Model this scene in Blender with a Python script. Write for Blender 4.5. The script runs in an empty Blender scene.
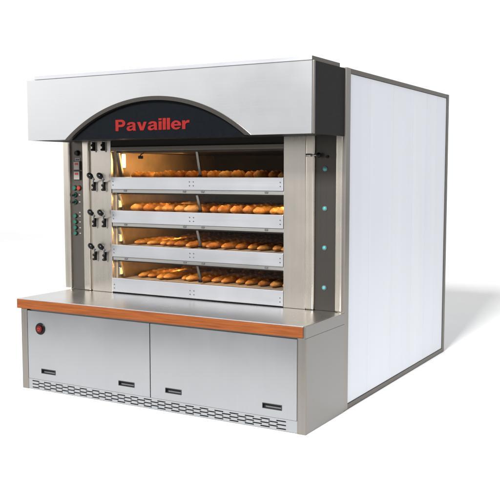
import bpy, bmesh, math, random
from mathutils import Vector, Matrix

random.seed(7)
S = bpy.context.scene
COL = S.collection
E0 = Vector((1.25, 0.0, 0.0))        # where the oven stands (origin of its Empty)

# ------------------------------------------------------------------ materials
def new_mat(name):
    m = bpy.data.materials.new(name); m.use_nodes = True
    nt = m.node_tree
    return m, nt, nt.nodes['Principled BSDF']

def N(nt, kind, **kw):
    n = nt.nodes.new(kind)
    for k, v in kw.items():
        setattr(n, k, v)
    return n

def mapped_noise(nt, scale, nscale=1.0, detail=3.0, rough=0.6):
    tc = N(nt, 'ShaderNodeTexCoord'); mp = N(nt, 'ShaderNodeMapping')
    mp.inputs['Scale'].default_value = scale
    nz = N(nt, 'ShaderNodeTexNoise')
    nz.inputs['Scale'].default_value = nscale
    nz.inputs['Detail'].default_value = detail
    nz.inputs['Roughness'].default_value = rough
    nt.links.new(tc.outputs['Object'], mp.inputs['Vector'])
    nt.links.new(mp.outputs['Vector'], nz.inputs['Vector'])
    return nz

def ranged(nt, sock, lo, hi, a=0.3, b=0.7):
    mr = N(nt, 'ShaderNodeMapRange')
    mr.inputs['From Min'].default_value = a; mr.inputs['From Max'].default_value = b
    mr.inputs['To Min'].default_value = lo; mr.inputs['To Max'].default_value = hi
    nt.links.new(sock, mr.inputs['Value'])
    return mr.outputs['Result']

def ramp(nt, sock, stops):
    r = N(nt, 'ShaderNodeValToRGB')
    el = r.color_ramp.elements
    while len(el) < len(stops): el.new(0.5)
    for e, (p, c) in zip(el, stops):
        e.position = p; e.color = (c[0], c[1], c[2], 1)
    nt.links.new(sock, r.inputs['Fac'])
    return r.outputs['Color']

def mixc(nt, fac, a, b, mode='MIX'):
    m = N(nt, 'ShaderNodeMix', data_type='RGBA', blend_type=mode)
    if isinstance(fac, (int, float)): m.inputs[0].default_value = fac
    else: nt.links.new(fac, m.inputs[0])
    for i, v in ((6, a), (7, b)):
        if isinstance(v, tuple): m.inputs[i].default_value = (*v, 1)
        else: nt.links.new(v, m.inputs[i])
    return m.outputs[2]

def steel(name, col, rough=0.32, brush='h', spread=0.06, tone=0.06, metal=1.0, smudge=0.05):
    m, nt, b = new_mat(name)
    sc = {'h': (0.9, 0.9, 150), 'v': (130, 130, 0.5), 'd': (0.9, 130, 130)}[brush]
    nz = mapped_noise(nt, sc, 1.0, 2, 0.5)
    big = mapped_noise(nt, (1.7, 1.7, 1.7), 1.3, 3, 0.55)
    dark = tuple(c * (1 - tone) for c in col); lite = tuple(min(1, c * (1 + tone)) for c in col)
    c1 = ramp(nt, nz.outputs['Fac'], [(0.3, dark), (0.7, lite)])
    c2 = ramp(nt, big.outputs['Fac'], [(0.35, (1 - smudge,) * 3), (0.65, (1, 1, 1))])
    nt.links.new(mixc(nt, 1.0, c1, c2, 'MULTIPLY'), b.inputs['Base Color'])
    b.inputs['Metallic'].default_value = metal
    add = N(nt, 'ShaderNodeMath', operation='ADD')
    nt.links.new(ranged(nt, nz.outputs['Fac'], rough - spread, rough + spread), add.inputs[0])
    nt.links.new(ranged(nt, big.outputs['Fac'], -0.03, 0.05, 0.15, 0.85), add.inputs[1])
    nt.links.new(add.outputs[0], b.inputs['Roughness'])
    return m

def plain(name, col, rough=0.5, metal=0.0, var=0.08, scale=30, coat=0.0, spec=0.5):
    m, nt, b = new_mat(name)
    nz = mapped_noise(nt, (1, 1, 1), scale, 3, 0.6)
    nt.links.new(ramp(nt, nz.outputs['Fac'], [(0.3, tuple(c * (1 - var) for c in col)), (0.7, tuple(min(1, c * (1 + var)) for c in col))]), b.inputs['Base Color'])
    nt.links.new(ranged(nt, nz.outputs['Fac'], max(0.03, rough - 0.05), rough + 0.05), b.inputs['Roughness'])
    b.inputs['Metallic'].default_value = metal
    b.inputs['Coat Weight'].default_value = coat
    b.inputs['Specular IOR Level'].default_value = spec
    return m

def glow(name, col, strength):
    m, nt, b = new_mat(name)
    b.inputs['Base Color'].default_value = (*col, 1)
    b.inputs['Emission Color'].default_value = (*col, 1)
    b.inputs['Emission Strength'].default_value = strength
    return m

M = {}
M['hood']   = steel('brushed_steel_hood', (0.65, 0.655, 0.665), 0.28, 'h', 0.005, 0.009)
M['door']   = steel('brushed_steel_door', (0.395, 0.405, 0.415), 0.28, 'v', 0.003, 0.007)
M['band']   = steel('satin_aluminium', (0.69, 0.70, 0.73), 0.33, 'h', 0.015, 0.012)
M['ledge']  = steel('dull_aluminium', (0.40, 0.39, 0.37), 0.40, 'h')
M['post']   = steel('warm_steel_post', (0.72, 0.66, 0.575), 0.25, 'v', 0.02, 0.025)
M['front']  = steel('warm_steel_sheet', (0.62, 0.575, 0.515), 0.27, 'v', 0.010, 0.018)
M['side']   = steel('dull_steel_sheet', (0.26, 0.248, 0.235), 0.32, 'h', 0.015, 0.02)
M['frame']  = steel('dull_steel_frame', (0.27, 0.25, 0.225), 0.36, 'v')
M['rail']   = steel('dark_steel_rail', (0.14, 0.125, 0.108), 0.40, 'd')
M['top']    = steel('worktop_steel', (0.58, 0.57, 0.555), 0.27, 'h', 0.06, 0.05)
M['panel']  = steel('bronze_grey_panel', (0.066, 0.059, 0.053), 0.34, 'v', 0.015, 0.03, metal=0.75)
M['lpanel'] = steel('grey_bronze_control_plate', (0.105, 0.092, 0.08), 0.36, 'v', 0.015, 0.03, metal=0.75)
M['dark']   = plain('dark_grey_coating_and_shade', (0.018, 0.0172, 0.016), 0.5, 0.0, 0.06, 60, spec=0.06)
M['black']  = plain('black_lacquer', (0.0045, 0.0055, 0.007), 0.3, spec=0.06)
M['bakelite'] = plain('black_bakelite', (0.0055, 0.005, 0.005), 0.32, spec=0.2)
M['slot']   = plain('black_recess', (0.014, 0.014, 0.014), 0.7)
M['white']  = plain('white_enamel_sheet', (0.75, 0.772, 0.81), 0.38, 0.0, 0.006, 0.9, spec=0.4)
M['red']    = plain('red_paint', (0.19, 0.0075, 0.006), 0.5, spec=0.2)
M['redcap'] = plain('dark_red_plastic', (0.075, 0.005, 0.005), 0.35, spec=0.2)
M['green']  = plain('green_plastic', (0.009, 0.085, 0.056), 0.3)
M['redbtn'] = plain('red_plastic', (0.27, 0.022, 0.012), 0.3)
M['cyan']   = plain('cyan_lens', (0.04, 0.27, 0.27), 0.25, coat=0.2)
M['ivory']  = plain('ivory_mark', (0.26, 0.24, 0.215), 0.5)
M['display']= plain('grey_plastic_face', (0.30, 0.28, 0.25), 0.4)
M['led']    = glow('red_led', (0.30, 0.035, 0.02), 0.12)
M['lamp']   = glow('lamp_glass', (1.0, 0.78, 0.42), 9.0)
M['lamp_dim'] = glow('amber_lamp_glass', (1.0, 0.55, 0.18), 1.6)
M['bolt']   = plain('dark_bolt', (0.16, 0.16, 0.17), 0.4, 0.8)
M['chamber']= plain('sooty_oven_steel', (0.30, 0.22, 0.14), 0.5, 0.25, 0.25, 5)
M['shade_steel']   = plain('shade_darkened_steel', (0.035, 0.028, 0.022), 0.6, 0.2, 0.3, 6)  # dark colour stands in for shade away from the lamp
M['hearth'] = plain('stone_hearth', (0.30, 0.235, 0.165), 0.75, 0.0, 0.2, 14)

# white enamel: every sheet a touch different, faint vertical streaks
m, nt, b = new_mat('white_enamel')
oi = N(nt, 'ShaderNodeObjectInfo')
nz = mapped_noise(nt, (1, 3.2, 0.2), 1.6, 2, 0.5)
c1 = ramp(nt, nz.outputs['Fac'], [(0.25, (0.71, 0.735, 0.78)), (0.75, (0.765, 0.785, 0.82))])
c2 = ramp(nt, oi.outputs['Random'], [(0.0, (0.955, 0.96, 0.97)), (1.0, (1, 1, 1))])
nt.links.new(mixc(nt, 1.0, c1, c2, 'MULTIPLY'), b.inputs['Base Color'])
nt.links.new(ranged(nt, nz.outputs['Fac'], 0.30, 0.42), b.inputs['Roughness'])
b.inputs['Specular IOR Level'].default_value = 0.45
M['enamel'] = m

# wood
m, nt, b = new_mat('cherry_wood')
nz = mapped_noise(nt, (2.2, 40, 60), 1.6, 5, 0.6)
fine = mapped_noise(nt, (8, 200, 260), 1.0, 3, 0.6)
c1 = ramp(nt, nz.outputs['Fac'], [(0.28, (0.145, 0.036, 0.007)), (0.5, (0.20, 0.054, 0.0105)), (0.72, (0.25, 0.074, 0.016))])
c2 = ramp(nt, fine.outputs['Fac'], [(0.35, (0.82, 0.80, 0.78)), (0.65, (1, 1, 1))])
nt.links.new(mixc(nt, 1.0, c1, c2, 'MULTIPLY'), b.inputs['Base Color'])
b.inputs['Roughness'].default_value = 0.45; b.inputs['Specular IOR Level'].default_value = 0.22
M['wood'] = m

# glass: clear pane, mirror only by fresnel
m = bpy.data.materials.new('oven_glass'); m.use_nodes = True
nt = m.node_tree; nt.nodes.clear()
out = N(nt, 'ShaderNodeOutputMaterial'); tr = N(nt, 'ShaderNodeBsdfTransparent'); gl = N(nt, 'ShaderNodeBsdfGlossy')
tr.inputs['Color'].default_value = (0.93, 0.90, 0.86, 1); gl.inputs['Roughness'].default_value = 0.06
fr = N(nt, 'ShaderNodeFresnel'); fr.inputs['IOR'].default_value = 1.18
mx = N(nt, 'ShaderNodeMixShader')
nt.links.new(fr.outputs[0], mx.inputs[0]); nt.links.new(tr.outputs[0], mx.inputs[1]); nt.links.new(gl.outputs[0], mx.inputs[2])
nt.links.new(mx.outputs[0], out.inputs['Surface'])
M['glass'] = m

# bread crusts
def crust(name, lo, mid, hi):
    m, nt, b = new_mat(name)
    oi = N(nt, 'ShaderNodeObjectInfo')
    tc = N(nt, 'ShaderNodeTexCoord')
    ad = N(nt, 'ShaderNodeVectorMath', operation='ADD')
    nt.links.new(tc.outputs['Object'], ad.inputs[0])
    mul = N(nt, 'ShaderNodeMath', operation='MULTIPLY'); mul.inputs[1].default_value = 37.0
    nt.links.new(oi.outputs['Random'], mul.inputs[0]); nt.links.new(mul.outputs[0], ad.inputs[1])
    n1 = N(nt, 'ShaderNodeTexNoise'); n1.inputs['Scale'].default_value = 16; n1.inputs['Detail'].default_value = 5
    n2 = N(nt, 'ShaderNodeTexNoise'); n2.inputs['Scale'].default_value = 110; n2.inputs['Detail'].default_value = 3
    nt.links.new(ad.outputs[0], n1.inputs['Vector']); nt.links.new(ad.outputs[0], n2.inputs['Vector'])
    c = ramp(nt, n1.outputs['Fac'], [(0.30, lo), (0.5, mid), (0.70, hi)])
    c2 = ramp(nt, n2.outputs['Fac'], [(0.35, (0.72, 0.68, 0.62)), (0.6, (1, 1, 1))])
    nt.links.new(mixc(nt, 1.0, c, c2, 'MULTIPLY'), b.inputs['Base Color'])
    b.inputs['Roughness'].default_value = 0.6
    b.inputs['Specular IOR Level'].default_value = 0.35
    bp = N(nt, 'ShaderNodeBump'); bp.inputs['Strength'].default_value = 0.6; bp.inputs['Distance'].default_value = 0.006
    nt.links.new(n1.outputs['Fac'], bp.inputs['Height']); nt.links.new(bp.outputs['Normal'], b.inputs['Normal'])
    return m
M['golden'] = crust('golden_crust', (0.38, 0.145, 0.028), (0.58, 0.275, 0.066), (0.72, 0.42, 0.14))
M['brown']  = crust('brown_crust', (0.25, 0.080, 0.015), (0.43, 0.165, 0.034), (0.58, 0.28, 0.075))
M['pale']   = crust('pale_crust', (0.46, 0.23, 0.075), (0.62, 0.37, 0.15), (0.74, 0.50, 0.25))
M['crumb']  = crust('split_crumb', (0.62, 0.36, 0.13), (0.72, 0.46, 0.19), (0.80, 0.56, 0.28))

# ground
m, nt, b = new_mat('white_studio_floor')
nz = mapped_noise(nt, (1, 1, 1), 2.0, 3, 0.5)
nt.links.new(ramp(nt, nz.outputs['Fac'], [(0.3, (0.86, 0.86, 0.86)), (0.7, (0.88, 0.88, 0.88))]), b.inputs['Base Color'])
b.inputs['Roughness'].default_value = 0.9; b.inputs['Specular IOR Level'].default_value = 0.1
M['floor'] = m
M['dark_floor'] = plain('grey_floor_for_reflections', (0.16, 0.16, 0.16), 0.7, 0.0, 0.15, 2.5)  # for the added floor that darkens the steel reflections

# ------------------------------------------------------------------ mesh helpers
def add_box(bm, x0, x1, y0, y1, z0, z1, bevel=0.0, seg=2, mi=0):
    vs = [bm.verts.new(p) for p in ((x0,y0,z0),(x1,y0,z0),(x1,y1,z0),(x0,y1,z0),(x0,y0,z1),(x1,y0,z1),(x1,y1,z1),(x0,y1,z1))]
    fs = [bm.faces.new([vs[i] for i in q]) for q in ((3,2,1,0),(4,5,6,7),(0,1,5,4),(1,2,6,5),(2,3,7,6),(3,0,4,7))]
    for f in fs: f.material_index = mi
    if bevel > 0:
        es = list({e for f in fs for e in f.edges})
        r = bmesh.ops.bevel(bm, geom=es, offset=bevel, segments=seg, profile=0.5, affect='EDGES')
        for f in r['faces']: f.material_index = mi
    return vs

def add_cyl(bm, p0, p1, r0, r1=None, n=20, mi=0):
    r1 = r0 if r1 is None else r1
    p0, p1 = Vector(p0), Vector(p1); d = (p1 - p0)
    q = d.to_track_quat('Z', 'Y').to_matrix()
    rings = []
    for p, r in ((p0, r0), (p1, r1)):
        rings.append([bm.verts.new(p + q @ Vector((r*math.cos(2*math.pi*i/n), r*math.sin(2*math.pi*i/n), 0))) for i in range(n)])
    for i in range(n):
        f = bm.faces.new((rings[0][i], rings[0][(i+1)%n], rings[1][(i+1)%n], rings[1][i])); f.smooth = True; f.material_index = mi
    for ring, rev in ((rings[0], True), (rings[1], False)):
        f = bm.faces.new(ring[::-1] if rev else ring); f.material_index = mi

def add_tube(bm, pts, r, n=10, mi=0):
    pts = [Vector(p) for p in pts]; rings = []
    for i, p in enumerate(pts):
        t = (pts[min(i+1, len(pts)-1)] - pts[max(i-1, 0)]).normalized()
        q = t.to_track_quat('Z', 'Y').to_matrix()
        rr = r[i] if isinstance(r, (list, tuple)) else r
        rings.append([bm.verts.new(p + q @ Vector((rr*math.cos(2*math.pi*k/n), rr*math.sin(2*math.pi*k/n), 0))) for k in range(n)])
    for a, b2 in zip(rings, rings[1:]):
        best = min(range(n), key=lambda s: sum((a[k].co - b2[(k+s) % n].co).length for k in range(n)))
        for k in range(n):
            f = bm.faces.new((a[k], a[(k+1)%n], b2[(k+1+best)%n], b2[(k+best)%n])); f.smooth = True; f.material_index = mi
    f = bm.faces.new(rings[0][::-1]); f.material_index = mi
    f = bm.faces.new(rings[-1]); f.material_index = mi

def add_ball(bm, c, rx, ry, rz, rot=None, n=16, mi=0):
    mat = Matrix.Translation(c) @ (rot.to_4x4() if rot else Matrix.Identity(4)) @ Matrix.Diagonal((rx, ry, rz, 1))
    r = bmesh.ops.create_uvsphere(bm, u_segments=n, v_segments=n//2+2, radius=1, matrix=mat)
    for v in r['verts']:
        for f in v.link_faces: f.smooth = True; f.material_index = mi

def obj(name, bm, mats, parent=None):
    me = bpy.data.meshes.new(name)
    bmesh.ops.recalc_face_normals(bm, faces=bm.faces[:])
    bm.to_mesh(me); bm.free()
    for x in (mats if isinstance(mats, (list, tuple)) else [mats]): me.materials.append(M[x])
    o = bpy.data.objects.new(name, me); COL.objects.link(o)
    if parent is not None:
        o.parent = parent
        if parent.type == 'EMPTY': o.location = -E0
    return o

def box(name, mat, parent, *a, bevel=0.003, seg=2):
    bm = bmesh.new(); add_box(bm, *a, bevel=bevel, seg=seg)
    return obj(name, bm, mat, parent)

# ------------------------------------------------------------------ the floor
# one white sheet: the floor runs back and sweeps up into an infinity cove
bm = bmesh.new()
prof = [(-2.4, 0), (-1, 0), (3, 0), (11, 0)] + [(11 + 5*math.sin(math.radians(t)), 5 - 5*math.cos(math.radians(t))) for t in range(6, 91, 6)] + [(16, 9), (16, 14)]
rows = [[bm.verts.new((x, y, z)) for x in (-40, 0, 6)] for y, z in prof]
for r0_, r1_ in zip(rows, rows[1:]):
    for i in range(2):
        f = bm.faces.new((r0_[i], r0_[i+1], r1_[i+1], r1_[i])); f.smooth = True
e0 = [bm.verts.new((60, y, 0)) for y, z in prof[:4]]
for i in range(3): bm.faces.new((rows[i][2], e0[i], e0[i+1], rows[i+1][2]))
bm2 = bmesh.new()
bm2.faces.new([bm2.verts.new((x, y, -0.004)) for x, y in ((-90, -90), (90, -90), (90, 90), (-90, 90))])  # out-of-view floor, added so the steel mirrors something darker
g2 = obj('reflection_floor', bm2, 'dark_floor'); g2['kind'] = 'structure'
g2['label'] = 'unseen grey floor beyond the white sheet, added to darken steel reflections'
g = obj('ground', bm, 'floor'); g['kind'] = 'structure'
g['label'] = 'plain seamless white studio floor under the oven'

# ------------------------------------------------------------------ the oven
oven = bpy.data.objects.new('bakery_oven', None); COL.objects.link(oven)
oven.location = E0
oven['label'] = 'large stainless steel bakery deck oven with four lit decks and arched hood'
oven['category'] = 'oven'

XR = 2.463
# --- rear housing (white enamel body in a steel frame)
bm = bmesh.new()
add_box(bm, 0.02, XR-0.016, 1.56, 2.25, 0.02, 2.28)          # rear core
add_box(bm, 0.02, 0.04, 0.05, 1.56, 0.02, 2.28)              # left skin
add_box(bm, 0.04, XR-0.016, 0.05, 1.56, 2.26, 2.28)          # roof
add_box(bm, XR-0.03, XR-0.016, 0.05, 1.56, 0.02, 2.26)       # right liner
hous = obj('rear_housing', bm, 'white', oven)
seams = [0.075, 0.44, 0.895, 1.345, 1.675, 1.945, 2.206]
for a, b2 in zip(seams, seams[1:]):
    box('enamel_panel', 'enamel', hous, XR-0.0155, XR-0.006, a+0.0007, b2-0.0007, 0.041, 2.267, bevel=0.0015)
bm = bmesh.new(); add_box(bm, XR-0.05, XR, 0.0, 0.072, 0.004, 2.303, 0.003)
fr_ = obj('housing_frame', bm, 'frame', oven)
box('frame_post', 'rail', fr_, XR-0.05, XR, 2.21, 2.27, 0.004, 2.303)
box('top_rail', 'rail', fr_, XR-0.05, XR-0.001, 0.0725, 2.2095, 2.270, 2.302)
box('bottom_rail', 'rail', fr_, XR-0.05, XR-0.001, 0.0725, 2.2095, 0.006, 0.038)

# --- tower front: posts, sheets, header
def post(x0, x1):
    bm = bmesh.new(); add_box(bm, x0, x1, -0.004, 0.06, 0.68, 2.28, 0.012, 4)
    for f in bm.faces: f.smooth = False
    return obj('corner_post', bm, 'post', oven)
for x0, x1 in ((0.003, 0.071), (0.203, 0.272), (2.166, 2.235), (2.390, 2.443)): post(x0, x1)

bm = bmesh.new(); add_box(bm, 0.288, 0.487, 0.004, 0.05, 0.68, 2.28, 0.003)
add_box(bm, 0.272, 0.288, 0.022, 0.05, 0.68, 2.28)
lp = obj('front_sheet', bm, 'front', oven)
bm = bmesh.new(); add_box(bm, 2.0, 2.166, 0.002, 0.05, 0.68, 2.28, 0.003)
obj('front_sheet', bm, 'front', oven)
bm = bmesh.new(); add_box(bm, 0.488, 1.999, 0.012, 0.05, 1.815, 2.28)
add_box(bm, 0.488, 1.999, 0.002, 0.045, 1.782, 1.8145, 0.003, mi=1)  # both header tones are darkened for the shade under the hood
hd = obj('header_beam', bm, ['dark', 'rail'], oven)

# --- baking decks
zt = [1.583, 1.325, 1.058, 0.797]       # top of each drop bar
zb = [1.491, 1.230, 0.964, 0.687]       # bottom of each drop bar
zl = [1.462, 1.202, 0.936, 0.680]       # bottom of the ledge under it
ceil = [1.782, zl[0], zl[1], zl[2]]
X0, X1, YB = 0.488, 1.999, 1.5
fill_spots = []
for k in range(4):
    t, bt, l, c = zt[k], zb[k], zl[k], ceil[k]
    hz = t - 0.012
    # chamber: shell of five thick walls
    bm = bmesh.new()
    add_box(bm, X0, X0+0.02, 0.05, YB, hz, c, mi=0)
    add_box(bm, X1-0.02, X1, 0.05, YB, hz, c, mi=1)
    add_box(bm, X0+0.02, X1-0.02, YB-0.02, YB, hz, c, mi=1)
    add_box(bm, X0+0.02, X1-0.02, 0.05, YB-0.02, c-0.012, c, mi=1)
    ch = obj('baking_chamber', bm, ['chamber', 'shade_steel'], oven)
    box('hearth', 'hearth', ch, X0, X1, 0.03, YB, hz-0.05, hz-0.0005, bevel=0.002)
    # lamp on the left wall
    lz0, lz1 = (hz+0.085, c-0.022) if k == 0 else (hz+0.035, hz+0.085)
    ly0, ly1 = (0.100, 0.140) if k == 0 else (0.060, 0.085)
    bm = bmesh.new(); add_box(bm, X0+0.021, X0+0.033, ly0-0.006, ly1+0.006, lz0-0.006, lz1+0.006, 0.003)
    obj('lamp_housing', bm, 'ledge', ch)
    bm = bmesh.new(); add_box(bm, X0+0.0335, X0+0.038, ly0, ly1, lz0, lz1, 0.0015)
    obj('oven_lamp', bm, 'lamp' if k == 0 else 'lamp_dim', ch)
    fill_spots.append((X0+0.24, 0.28 if k == 0 else 0.40, c-0.03, 1.0))
    # drop bar + ledge with bolts
    bm = bmesh.new(); add_box(bm, X0+0.002, X1-0.002, 0.0, 0.028, bt, t, 0.003)
    bar = obj('deck_bar', bm, 'band', oven)
    for bx in (X0+0.022, 1.222, 1.256, X1-0.024):
        for bz in (bt+0.030, bt+0.058):
            bm = bmesh.new(); add_cyl(bm, (bx, 0.001, bz), (bx, -0.003, bz), 0.0055, 0.0045, 10)
            obj('bolt', bm, 'bolt', bar)
    if k < 3:
        bm = bmesh.new(); add_box(bm, X0+0.002, X1-0.002, 0.012, 0.045, l, bt-0.001, 0.003)
        ld = obj('deck_ledge', bm, 'ledge', oven)
        for bx in (0.62, 1.17, 1.33, 1.86):
            bm = bmesh.new(); add_box(bm, bx-0.012, bx+0.012, 0.004, 0.0125, bt-0.019, bt-0.007, 0.002)
            obj('hinge_clip', bm, 'bolt', ld)
    # glass door: leaning panes between slanted bars
    yt, yb_, zt_, zb_ = 0.052, 0.100, c-0.013, t+0.002
    def slant(bm, x0, x1, th, off=0.0, mi=0):
        for dz in (0,):
            a = [(x0, yt+off, zt_), (x1, yt+off, zt_), (x1, yb_+off, zb_), (x0, yb_+off, zb_)]
            q = [(p[0], p[1]+th, p[2]) for p in a]
            v = [bm.verts.new(p) for p in a+q]
            for f in ((0,1,2,3),(7,6,5,4),(0,4,5,1),(1,5,6,2),(2,6,7,3),(3,7,4,0)):
                bm.faces.new([v[i] for i in f]).material_index = mi
    bm = bmesh.new(); slant(bm, X0+0.021, X0+0.040, 0.02)
    dr = obj('glass_door', bm, 'ledge', oven)
    bm = bmesh.new(); slant(bm, 1.243, 1.262, 0.016); 
    cb = obj('door_bar', bm, 'frame', dr)
    bm = bmesh.new(); add_box(bm, 1.240, 1.265, 0.082, 0.098, t+0.001, t+0.016, 0.002)
    obj('bar_foot', bm, 'bakelite', dr)
    bm = bmesh.new(); slant(bm, X1-0.030, X1-0.021, 0.016)
    obj('door_bar', bm, 'shade_steel', dr)
    bm = bmesh.new(); slant(bm, X0+0.041, 1.2425, 0.004, 0.008)
    obj('glass_pane', bm, 'glass', dr)
    bm = bmesh.new(); slant(bm, 1.2625, X1-0.031, 0.004, 0.008)
    obj('glass_pane', bm, 'glass', dr)
    if k == 0:
        bm = bmesh.new()
        add_box(bm, 0.715, 0.755, 0.050, 0.068, 1.722, 1.745, 0.004)
        add_tube(bm, [(0.728, 0.06, 1.744), (0.742, 0.058, 1.757), (0.765, 0.058, 1.766)], 0.004, 8)
        obj('door_catch', bm, 'bakelite', dr)

# --- levers on the left sheet
def lever(x, z, knob=True):
    bm = bmesh.new()
    cx = x + 0.037
    if knob:
        kx = x + 0.050
        rot = Matrix.Rotation(math.radians(36), 3, 'Y')
        add_ball(bm, (kx, -0.072, z+0.002), 0.031, 0.023, 0.022, rot, 18)
        add_tube(bm, [(kx+0.016, -0.066, z-0.014), (kx+0.024, -0.052, z-0.026), (cx+0.012, -0.034, z-0.036), (cx+0.002, -0.022, z-0.048), (cx, -0.018, z-0.07)], [0.014, 0.0065, 0.005, 0.005, 0.006], 10, 1)
    add_box(bm, cx-0.006, cx+0.006, -0.022, 0.004, z-0.115, z-0.045, 0.003)
    add_ball(bm, (cx-0.007, -0.018, z-0.072), 0.011, 0.012, 0.011, None, 12)
    add_ball(bm, (cx-0.006, -0.018, z-0.106), 0.014, 0.013, 0.010, None, 12)
    o = obj('lever', bm, ['bakelite', 'bolt'], oven)
    bm = bmesh.new(); add_box(bm, cx+0.010, cx+0.017, -0.003, 0.003, z-0.125, z-0.045, 0.001)
    obj('lever_guide', bm, 'ledge', o)
for z in (1.900, 1.590, 1.306, 1.042):
    for x in (0.292, 0.390): lever(x, z, z < 1.8)

# --- control panel on the left
cp = box('control_panel', 'lpanel', oven, 0.0715, 0.2025, 0.018, 0.05, 0.68, 2.28, bevel=0.001)
def button(name, mat, x, z, r, d=0.014, y=0.018, ring='bakelite'):
    bm = bmesh.new()
    add_cyl(bm, (x, y-0.0005, z), (x, y-0.005, z), r*1.25, r*1.2, 20, 1)
    add_cyl(bm, (x, y-0.0045, z), (x, y-0.005-d, z), r, r*0.88, 20, 0)
    return obj(name, bm, [mat, ring], cp)
button('selector_knob', 'bakelite', 0.143, 1.772, 0.019, 0.02)
bm = bmesh.new(); add_box(bm, 0.118, 0.168, 0.0135, 0.0178, 1.708, 1.732, 0.001); add_box(bm, 0.124, 0.162, 0.012, 0.0134, 1.714, 1.726, mi=1)
obj('name_plate', bm, ['display', 'panel'], cp)
for zc in (1.672, 1.594):
    bm = bmesh.new()
    add_box(bm, 0.106, 0.178, 0.010, 0.0178, zc-0.036, zc+0.036, 0.003, mi=1)
    add_box(bm, 0.110, 0.166, 0.004, 0.0105, zc-0.032, zc+0.032, 0.002, mi=0)
    d = obj('display', bm, ['display', 'bakelite'], cp)
    bm = bmesh.new(); add_box(bm, 0.122, 0.156, 0.0015, 0.0038, zc+0.005, zc+0.022, 0.0008)
    obj('led_screen', bm, 'led', d)
button('push_button', 'green', 0.113, 1.495, 0.017)
button('push_button', 'redbtn', 0.157, 1.495, 0.017)
for z in (1.440, 1.384):
    o = button('selector_switch', 'green', 0.115, z, 0.017, 0.012)
    bm = bmesh.new(); 
    add_box(bm, 0.098, 0.132, -0.018, 0.0005, z-0.006, z+0.006, 0.003)
    bmesh.ops.rotate(bm, cent=(0.115, 0, z), matrix=Matrix.Rotation(math.radians(-28), 3, 'Y'), verts=bm.verts[:])
    obj('switch_grip', bm, 'bakelite', cp)
for z in (1.271, 1.224, 1.178, 1.133): button('push_button', 'green', 0.114, z, 0.0155)
for z in (1.440, 1.384, 1.300, 1.271, 1.224, 1.178, 1.133):
    bm = bmesh.new(); add_box(bm, 0.148, 0.163, 0.0165, 0.0178, z-0.004, z+0.004, 0)
    obj('mark', bm, 'ivory', cp)

# --- indicator panel on the right
ip = box('indicator_panel', 'panel', oven, 2.2355, 2.3895, 0.018, 0.05, 0.68, 2.28, bevel=0.001)
for z in (1.641, 1.376, 1.110, 0.838):
    bm = bmesh.new()
    add_cyl(bm, (2.306, 0.0175, z), (2.306, 0.012, z), 0.019, 0.017, 20, 1)
    add_ball(bm, (2.306, 0.012, z), 0.0135, 0.009, 0.0135, None, 16, 0)
    obj('indicator_lamp', bm, ['cyan', 'bolt'], ip)
bm = bmesh.new()
add_cyl(bm, (2.178, -0.012, 1.733), (2.215, -0.012, 1.733), 0.011, 0.011, 14, 1)
add_cyl(bm, (2.215, -0.012, 1.733), (2.258, -0.012, 1.733), 0.005, 0.005, 12, 1)
add_ball(bm, (2.270, -0.012, 1.733), 0.018, 0.016, 0.018, None, 14, 0)
add_cyl(bm, (2.190, -0.012, 1.733), (2.190, 0.0, 1.733), 0.006, 0.006, 10, 1)
obj('latch_pin', bm, ['bakelite', 'ledge'], oven)
bm = bmesh.new(); add_cyl(bm, (2.322, 0.0175, 1.722), (2.322, 0.006, 1.722), 0.010, 0.009, 14)
obj('screw_head', bm, 'bakelite', ip)

# --- hood
HX0, HX1, HY, HZ0, HZ1 = 0.092, 2.452, -0.475, 1.855, 2.297
ACX, AH, AS = 1.240, 0.774, 0.277
AR = (AH*AH + AS*AS) / (2*AS); ACZ = HZ0 + AS - AR
def arc(r, zmin, n=64):
    half = math.acos(max(-1, min(1, (zmin - ACZ) / r)))
    return [(ACX + r*math.sin(-half + 2*half*i/n), ACZ + r*math.cos(-half + 2*half*i/n)) for i in range(n+1)]
def extrude_strip(bm, lower, upper, y0, y1, mi=0):
    """solid between two polylines of (x, z) points with equal count"""
    n = len(lower)
    L0 = [bm.verts.new((x, y0, z)) for x, z in lower]; U0 = [bm.verts.new((x, y0, z)) for x, z in upper]
    L1 = [bm.verts.new((x, y1, z)) for x, z in lower]; U1 = [bm.verts.new((x, y1, z)) for x, z in upper]
    fs = []
    for i in range(n-1):
        fs += [bm.faces.new((L0[i], L0[i+1], U0[i+1], U0[i])), bm.faces.new((L1[i+1], L1[i], U1[i], U1[i+1]))]
        fs += [bm.faces.new((L0[i+1], L0[i], L1[i], L1[i+1])), bm.faces.new((U0[i], U0[i+1], U1[i+1], U1[i]))]
    fs += [bm.faces.new((L0[0], U0[0], U1[0], L1[0])), bm.faces.new((U0[-1], L0[-1], L1[-1], U1[-1]))]
    for f in fs: f.material_index = mi
bm = bmesh.new()
a = arc(AR, HZ0)
low = [(HX0+0.003, HZ0)] + a + [(HX1-0.012, HZ0)]
up = [(x, HZ1-0.002) for x, z in low]
extrude_strip(bm, low, up, HY, HY+0.012)
add_box(bm, HX0, HX0+0.012, HY+0.0125, 0.0, HZ0, HZ1-0.002)                 # left cheek
add_box(bm, HX0+0.0125, HX1-0.013, HY+0.0125, -0.006, HZ1-0.014, HZ1-0.002)   # roof
hood = obj('hood', bm, 'hood', oven)
bm = bmesh.new(); add_box(bm, HX1-0.012, HX1, HY+0.022, -0.002, HZ0-0.001, HZ1-0.001, 0.002)
obj('side_panel', bm, 'dark', hood)
bm = bmesh.new(); add_box(bm, HX1-0.0115, HX1+0.002, HY-0.001, HY+0.0215, HZ0-0.001, HZ1, 0.004, 3)
obj('corner_trim', bm, 'frame', hood)
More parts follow.
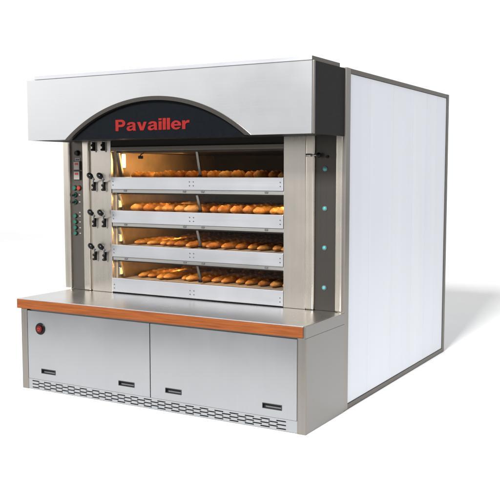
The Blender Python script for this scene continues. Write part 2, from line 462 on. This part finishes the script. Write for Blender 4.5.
bm = bmesh.new(); add_box(bm, HX0+0.0125, HX1-0.0125, HY+0.03, -0.006, HZ0+0.006, HZ0+0.012)
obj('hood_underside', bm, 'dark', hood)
# arched opening: black sign with steel trim
bm = bmesh.new()
inner = arc(AR-0.026, HZ0); outer = arc(AR+0.001, HZ0)
extrude_strip(bm, inner, outer, HY-0.007, HY+0.024)
obj('arch_trim', bm, 'panel', hood)
bm = bmesh.new()
a2 = arc(AR-0.022, HZ0)
extrude_strip(bm, [(x, HZ0-0.004) for x, z in a2], [(x, max(z, HZ0-0.003)) for x, z in a2], HY+0.0242, HY+0.029)
sp = obj('sign_panel', bm, 'black', hood)
# lettering
def earc(cx, cy, rx, ry, a0, a1, n=14):
    return [(cx+rx*math.cos(math.radians(a0+(a1-a0)*i/n)), cy+ry*math.sin(math.radians(a0+(a1-a0)*i/n))) for i in range(n+1)]
def smooth(pts, n=6):
    out = []
    for i in range(len(pts)-1):
        p0, p1, p2, p3 = pts[max(i-1, 0)], pts[i], pts[i+1], pts[min(i+2, len(pts)-1)]
        for j in range(n):
            t = j/n
            out.append(tuple(0.5*((2*p1[q]) + (-p0[q]+p2[q])*t + (2*p0[q]-5*p1[q]+4*p2[q]-p3[q])*t*t + (-p0[q]+3*p1[q]-3*p2[q]+p3[q])*t**3) for q in (0, 1)))
    return out + [pts[-1]]
G = {
 'P': (0.86, [[(0, 0), (0.25, 0), (0.25, 0.35)] + earc(0.50, 0.675, 0.34, 0.325, -90, 90) + [(0, 1)],
              [(0.25, 0.55)] + earc(0.47, 0.68, 0.125, 0.125, -90, 90) + [(0.25, 0.805)]]),
 'a': (0.80, [smooth([(0.55, 0.0), (0.53, 0.05), (0.52, 0.085)], 3) + smooth([(0.52, 0.085), (0.40, 0.01), (0.24, -0.018), (0.08, 0.03), (0.0, 0.19), (0.07, 0.35), (0.25, 0.425), (0.45, 0.46), (0.515, 0.51), (0.48, 0.575), (0.385, 0.595), (0.30, 0.57), (0.265, 0.505)])[1:] + smooth([(0.03, 0.52), (0.10, 0.66), (0.22, 0.735), (0.40, 0.76), (0.60, 0.735), (0.71, 0.65), (0.745, 0.53), (0.75, 0.15), (0.765, 0.06), (0.80, 0.0)]),
              smooth([(0.51, 0.36), (0.40, 0.325), (0.28, 0.285), (0.235, 0.21), (0.28, 0.145), (0.38, 0.14), (0.47, 0.185), (0.51, 0.27), (0.51, 0.36)])[:-1]]),
 'v': (0.80, [[(0, 0.74), (0.26, 0.74), (0.40, 0.25), (0.54, 0.74), (0.80, 0.74), (0.53, 0), (0.27, 0)]]),
 'i': (0.25, [[(0, 0), (0.25, 0), (0.25, 0.74), (0, 0.74)], [(0, 0.82), (0.25, 0.82), (0.25, 1), (0, 1)]]),
 'l': (0.25, [[(0, 0), (0.25, 0), (0.25, 1), (0, 1)]]),
 'e': (0.79, [[(0.785, 0.31), (0.245, 0.31)] + earc(0.40, 0.30, 0.155, 0.165, 180, 315) + [(0.76, 0.20)] + earc(0.395, 0.37, 0.395, 0.388, -27, -352, 40)[1:],
              [(0.25, 0.455)] + earc(0.395, 0.455, 0.145, 0.145, 180, 0)]),
 'r': (0.56, [[(0, 0), (0.25, 0), (0.25, 0.34)] + earc(0.47, 0.35, 0.22, 0.19, 180, 70, 10) + [(0.56, 0.54), (0.56, 0.752)] + earc(0.48, 0.50, 0.245, 0.255, 80, 160, 8) + [(0.235, 0.74), (0, 0.74)]]),
}
cu = bpy.data.curves.new('sign_lettering', 'CURVE'); cu.dimensions = '2D'; cu.fill_mode = 'BOTH'; cu.extrude = 0.002
penx = 0.0
for chx in 'Pavailler':
    wd, polys = G[chx]
    for poly in polys:
        sp_ = cu.splines.new('POLY'); sp_.points.add(len(poly)-1); sp_.use_cyclic_u = True
        for p, q in zip(sp_.points, poly): p.co = (penx+q[0], q[1], 0, 1)
    penx += wd + 0.085
tmp = bpy.data.objects.new('tmp', cu); COL.objects.link(tmp)
bpy.context.view_layer.update()
me = bpy.data.meshes.new_from_object(tmp.evaluated_get(bpy.context.evaluated_depsgraph_get()))
bpy.data.objects.remove(tmp)
TX0, TX1, TZ0, TZ1 = 0.908, 1.530, 1.906, 1.984
for v in me.vertices:
    v.co = Vector((TX0+v.co.x/(penx-0.085)*(TX1-TX0), HY+0.0218-v.co.z, TZ0+v.co.y*(TZ1-TZ0)))
me.name = 'sign_lettering'; me.materials.clear(); me.materials.append(M['red'])
for p in me.polygons: p.material_index = 0
lt = bpy.data.objects.new('sign_lettering', me); COL.objects.link(lt); lt.parent = hood
# top plate
box('top_plate', 'band', oven, 0.165, 2.4365, HY+0.004, -0.06, HZ1+0.0005, HZ1+0.026, bevel=0.003)

box('end_cap', 'rail', bpy.data.objects['top_plate'], 2.437, 2.441, HY+0.003, -0.06, HZ1+0.0005, HZ1+0.0265, bevel=0.001)
# --- worktop
CZ0, CZ1, CY = 0.607, 0.679, -0.593
bm = bmesh.new(); add_box(bm, 0.063, 2.452, CY+0.010, 0.017, CZ1-0.02, CZ1, 0.002)
add_box(bm, 0.063, 2.452, CY+0.012, 0.0, CZ0+0.004, CZ1-0.021)
wt = obj('worktop', bm, 'top', oven)
bm = bmesh.new(); add_box(bm, 0.061, 2.4505, CY-0.006, CY+0.0095, CZ0, CZ1-0.004, 0.004, 3)
obj('wooden_edge', bm, 'wood', wt)
bm = bmesh.new(); add_box(bm, 0.061, 2.4505, CY-0.004, CY+0.0095, CZ1-0.0038, CZ1+0.001, 0.001)
obj('front_trim', bm, 'band', wt)
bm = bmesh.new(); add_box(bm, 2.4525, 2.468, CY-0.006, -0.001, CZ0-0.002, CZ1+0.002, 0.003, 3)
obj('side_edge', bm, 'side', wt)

# --- base cabinet
BX0, BX1, BY = 0.095, 2.466, -0.588
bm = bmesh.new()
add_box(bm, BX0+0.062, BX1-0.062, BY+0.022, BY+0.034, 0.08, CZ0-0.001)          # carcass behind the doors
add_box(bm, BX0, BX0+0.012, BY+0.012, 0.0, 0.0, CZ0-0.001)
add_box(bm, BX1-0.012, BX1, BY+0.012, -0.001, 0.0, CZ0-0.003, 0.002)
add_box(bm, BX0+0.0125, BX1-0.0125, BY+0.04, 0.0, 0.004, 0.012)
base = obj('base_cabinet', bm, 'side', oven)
for x0, x1 in ((BX0, BX0+0.060), (BX1-0.058, BX1+0.002)):
    bm = bmesh.new(); add_box(bm, x0, x1, BY-0.003, BY+0.0115, 0.0, CZ0-0.001, 0.004, 3)
    obj('corner_post', bm, 'frame' if x0 > 1 else 'frame', base)
handles = {0: ((0.286, 0.423), (1.010, 1.148)), 1: ((1.411, 1.542), (2.162, 2.301))}
for i, (x0, x1) in enumerate(((BX0+0.063, 1.2815), (1.2885, BX1-0.061))):
    # door sheet with two real openings
    z0, z1, h0, h1 = 0.082, 0.594, 0.132, 0.167
    bm = bmesh.new(); (a0, a1), (b0, b1) = handles[i]
    for q in ((x0, x1, z0, h0), (x0, x1, h1, z1), (x0, a0, h0, h1), (a1, b0, h0, h1), (b1, x1, h0, h1)):
        add_box(bm, q[0], q[1], BY, BY+0.02, q[2], q[3])
    bmesh.ops.remove_doubles(bm, verts=bm.verts[:], dist=1e-5)
    d = obj('cabinet_door', bm, 'door', oven)
    for (p0, p1) in handles[i]:
        bm = bmesh.new()
        add_box(bm, p0-0.002, p1+0.002, BY+0.0202, BY+0.0218, h0-0.002, h1+0.002)
        for q in ((p0, p1, h0, h0+0.004), (p0, p1, h1-0.004, h1), (p0, p0+0.004, h0+0.004, h1-0.004), (p1-0.004, p1, h0+0.004, h1-0.004)):
            add_box(bm, q[0]+0.0002, q[1]-0.0002, BY-0.003, BY+0.0201, q[2]+0.0002, q[3]-0.0002)
        add_box(bm, p0+0.02, p1-0.008, BY+0.008, BY+0.02, h0+0.006, h0+0.016, 0.001, mi=1)
        obj('recessed_handle', bm, ['slot', 'bolt'], d)
# emergency button on the left door
bm = bmesh.new()
add_cyl(bm, (0.284, BY+0.001, 0.466), (0.284, BY-0.008, 0.466), 0.045, 0.042, 32)
eb = obj('emergency_button', bm, 'bakelite', oven)
bm = bmesh.new()
add_cyl(bm, (0.286, BY-0.0082, 0.466), (0.286, BY-0.020, 0.466), 0.027, 0.024, 28)
obj('button_cap', bm, 'redcap', eb)
bm = bmesh.new()
for dx, dz, w, h in ((-0.010, 0.004, 0.006, 0.012), (0.0, 0.006, 0.005, 0.016), (0.010, 0.004, 0.006, 0.012), (0.0, -0.010, 0.022, 0.005)):
    add_box(bm, 0.286+dx-w/2, 0.286+dx+w/2, BY-0.0218, BY-0.0203, 0.466+dz-h/2, 0.466+dz+h/2)
obj('button_mark', bm, 'redbtn', eb)
# vent grille: sheet with five staggered rows of slots
bm = bmesh.new()
gx0, gx1, gz0, gz1 = BX0+0.0605, BX1-0.0585, 0.004, 0.080
pitch, slot, hz_, rows = 0.1150, 0.068, 0.0078, 5
r0, rp = 0.0125, 0.0122
zcur = gz0
for r in range(rows):
    zc0 = r0 + r*rp; zc1 = zc0 + hz_
    add_box(bm, gx0, gx1, BY+0.001, BY+0.009, zcur, zc0)
    off = 0.0 if r % 2 == 0 else pitch/2
    xs_ = [0.192 + off + j*pitch for j in range(19)]
    xs_ = [x for x in xs_ if x + slot < 2.345]
    cur = gx0
    for x in xs_:
        add_box(bm, cur, x, BY+0.001, BY+0.009, zc0, zc1); cur = x + slot
    add_box(bm, cur, gx1, BY+0.001, BY+0.009, zc0, zc1)
    zcur = zc1
add_box(bm, gx0, gx1, BY+0.001, BY+0.009, zcur, gz1)
add_box(bm, gx0, gx1, BY+0.014, BY+0.02, gz0, gz1, mi=1)
obj('vent_grille', bm, ['door', 'slot'], oven)

# ------------------------------------------------------------------ the bread
def loaf_mesh(name, length, w, h, mat, cuts, seed):
    rnd = random.Random(seed)
    bm = bmesh.new(); nl, nc = 56, 24
    ph = [rnd.uniform(0, 6.28) for _ in range(4)]
    rings = []
    for i in range(nl+1):
        s = i / nl; y = (s - 0.5) * length
        u = abs(2*s - 1)
        prof = (1 - u**3.2)**0.5 if u < 1 else 0.0
        prof = max(prof, 0.02)
        wob = 1 + 0.07*math.sin(7*s + ph[0]) + 0.04*math.sin(17*s + ph[1]) - 0.10*(s - 0.5)*math.sin(ph[3])
        bend = 0.006*math.sin(3.1*s + ph[2])
        ring = []
        for j in range(nc):
            a = 2*math.pi*j/nc
            x = math.cos(a)*w/2*prof*wob
            z = math.sin(a)*h/2*prof
            if z < 0: z *= 0.75
            if math.sin(a) > 0.2 and u < 0.86:                 # slashes: ridges along the top
                fr = (s*cuts + 0.5*math.cos(a)) % 1.0
                z += h*0.055*math.sin(a)*math.exp(-((fr-0.5)/0.2)**2) - h*0.02*math.sin(a)
            ring.append(bm.verts.new((x+bend, y, z + h*0.375*1.0)))
        rings.append(ring)
    for i in range(nl):
        for j in range(nc):
            f = bm.faces.new((rings[i][j], rings[i][(j+1)%nc], rings[i+1][(j+1)%nc], rings[i+1][j])); f.smooth = True
            a = 2*math.pi*(j+0.5)/nc; s = (i+0.5)/nl
            fr = (s*cuts + 0.5*math.cos(a)) % 1.0
            if math.sin(a) > 0.62 and abs(fr-0.5) < 0.17 and abs(2*s-1) < 0.78: f.material_index = 1
    bm.faces.new(rings[0][::-1]); bm.faces.new(rings[-1])
    bmesh.ops.recalc_face_normals(bm, faces=bm.faces[:])
    me = bpy.data.meshes.new(name); bm.to_mesh(me); bm.free()
    me.materials.append(M[mat]); me.materials.append(M['crumb'])
    return me
looks = [('golden', 'golden'), ('brown', 'deep brown'), ('pale', 'pale floury')]
short = {q: [loaf_mesh('bread_loaf', 0.33, 0.078, 0.066, q, 4, s) for s in (1, 2, 5)] for q, _ in looks}
rolls = {q: [loaf_mesh('bread_loaf', 0.17, 0.077, 0.067, q, 3, s) for s in (7, 8, 9)] for q, _ in looks}
long_ = {q: [loaf_mesh('bread_loaf', 0.56, 0.076, 0.056, q, 6, s) for s in (3, 4, 6)] for q, _ in looks}
ordn = ['first', 'second', 'third', 'fourth', 'fifth', 'sixth', 'seventh', 'eighth', 'ninth', 'tenth', 'eleventh', 'twelfth', 'thirteenth', 'fourteenth', 'fifteenth']
deckn = ['top', 'second', 'third', 'bottom']
for k in range(4):
    hz = zt[k] - 0.012
    rows_ = [(0.215,), (0.29, 0.66), (0.42, 1.02), (0.42, 1.02)][k]
    for ri, yc in enumerate(rows_):
        n = 14
        for i in range(n):
            q, word = random.choices(looks, (5, 4, 1.6))[0]
            o = bpy.data.objects.new('bread_loaf', random.choice((rolls if k == 0 else short if k == 1 else long_)[q])); COL.objects.link(o)
            o.location = (0.612 + i*0.1005 + random.uniform(-0.010, 0.010), yc + random.uniform(-0.022, 0.022), hz)
            o.rotation_euler = (0, 0, math.radians(random.uniform(-5, 5)))
            sc = random.uniform(0.86, 1.10); o.scale = (sc, sc*random.uniform(0.96, 1.02), sc*random.uniform(0.95, 1.1))
            o['category'] = 'bread'; o['group'] = 'loaves baking on the oven decks'
            row = '' if len(rows_) == 1 else (' front row,' if ri == 0 else ' back row,')
            kind = ('round', 'short', 'long', 'long')[k]
            o['label'] = f"{word} {kind} loaf on the {deckn[k]} oven deck,{row} {ordn[i]} from the left"

# ------------------------------------------------------------------ lights
def point(name, loc, power, col, r=0.02):
    l = bpy.data.lights.new(name, 'POINT'); l.energy = power; l.color = col; l.shadow_soft_size = r
    o = bpy.data.objects.new(name, l); o.location = loc; COL.objects.link(o)
for i, (x, y, z, s) in enumerate(fill_spots):
    def strip(loc, aim, sx_, sy_, power):
        l = bpy.data.lights.new('chamber_light', 'AREA'); l.shape = 'RECTANGLE'; l.size = sx_; l.size_y = sy_
        l.energy = power; l.color = (1.0, 0.58, 0.22)
        o = bpy.data.objects.new('chamber_light', l); COL.objects.link(o); o.location = loc
        o.rotation_euler = Vector(aim).to_track_quat('-Z', 'Y').to_euler()
    strip((X0+0.40, 0.40, z), (-1.0, 0.12, -0.06), 0.03, 0.30, (5.0, 3.0, 2.6, 2.6)[i])  # unseen strip, added to spread warm light over the left wall
    strip((1.12, 0.085, z+0.004), (0.0, 0.72, -0.70), 1.15, 0.02, (1.25, 1.2, 0.95, 0.95)[i])  # unseen strip along the front, added to brighten the loaf ends
point('chamber_light', (X1-0.06, 0.20, zt[1]+0.10), 2.2, (1.0, 0.64, 0.26))

key = bpy.data.lights.new('softbox', 'AREA'); key.energy = 12700; key.shape = 'RECTANGLE'; key.size = 5.0; key.size_y = 4.0
ko = bpy.data.objects.new('softbox', key); COL.objects.link(ko)
ko.location = (3.4, -22.0, 14.2)
ko.rotation_euler = (Vector((1.6, 1.5, 1.0)) - ko.location).to_track_quat('-Z', 'Y').to_euler()

# ------------------------------------------------------------------ world: studio glow, made uneven by direction to shape the steel reflections
w = bpy.data.worlds.new('World'); S.world = w; w.use_nodes = True
nt = w.node_tree; bg = nt.nodes['Background']
tc = N(nt, 'ShaderNodeTexCoord'); sx = N(nt, 'ShaderNodeSeparateXYZ')
nt.links.new(tc.outputs['Generated'], sx.inputs[0])
def half(sock):
    return ranged(nt, sock, 0.0, 1.0, -1.0, 1.0)
fx = half(sx.outputs['X'])
front = ramp(nt, fx, [(0.0, (1.65,)*3), (0.15, (1.65,)*3), (0.29, (0.60, 0.60, 0.61)), (0.6, (0.36, 0.36, 0.37)), (1.0, (0.62, 0.64, 0.68))])
back = ramp(nt, fx, [(0.0, (1.1,)*3), (0.5, (1.1,)*3), (0.75, (0.74, 0.76, 0.80)), (1.0, (0.62, 0.64, 0.68))])
fb = ranged(nt, sx.outputs['Y'], 0.0, 1.0, -0.15, 0.15)
mid = mixc(nt, fb, front, back)
up = ranged(nt, sx.outputs['Z'], 0.0, 1.0, 0.35, 0.75)
allc = mixc(nt, up, mid, (0.59, 0.59, 0.59))
nt.links.new(allc, bg.inputs['Color']); bg.inputs['Strength'].default_value = 1.0

# ------------------------------------------------------------------ camera
cam = bpy.data.cameras.new('camera'); cam.sensor_width = 36; cam.lens = 848.29/500*36
cam.clip_start = 0.05; cam.clip_end = 600
co = bpy.data.objects.new('camera', cam); COL.objects.link(co)
co.location = (4.7124, -5.1921, 1.6119)
co.rotation_euler = (math.radians(90) - 0.0902, 0, 0.5208)
S.camera = co
S.view_settings.view_transform = 'Standard'; S.view_settings.look = 'None'
S.view_settings.exposure = 0.0; S.view_settings.gamma = 1.0
S.render.resolution_x = S.render.resolution_y = 1024
S.cycles.max_bounces = 8; S.cycles.use_denoising = True
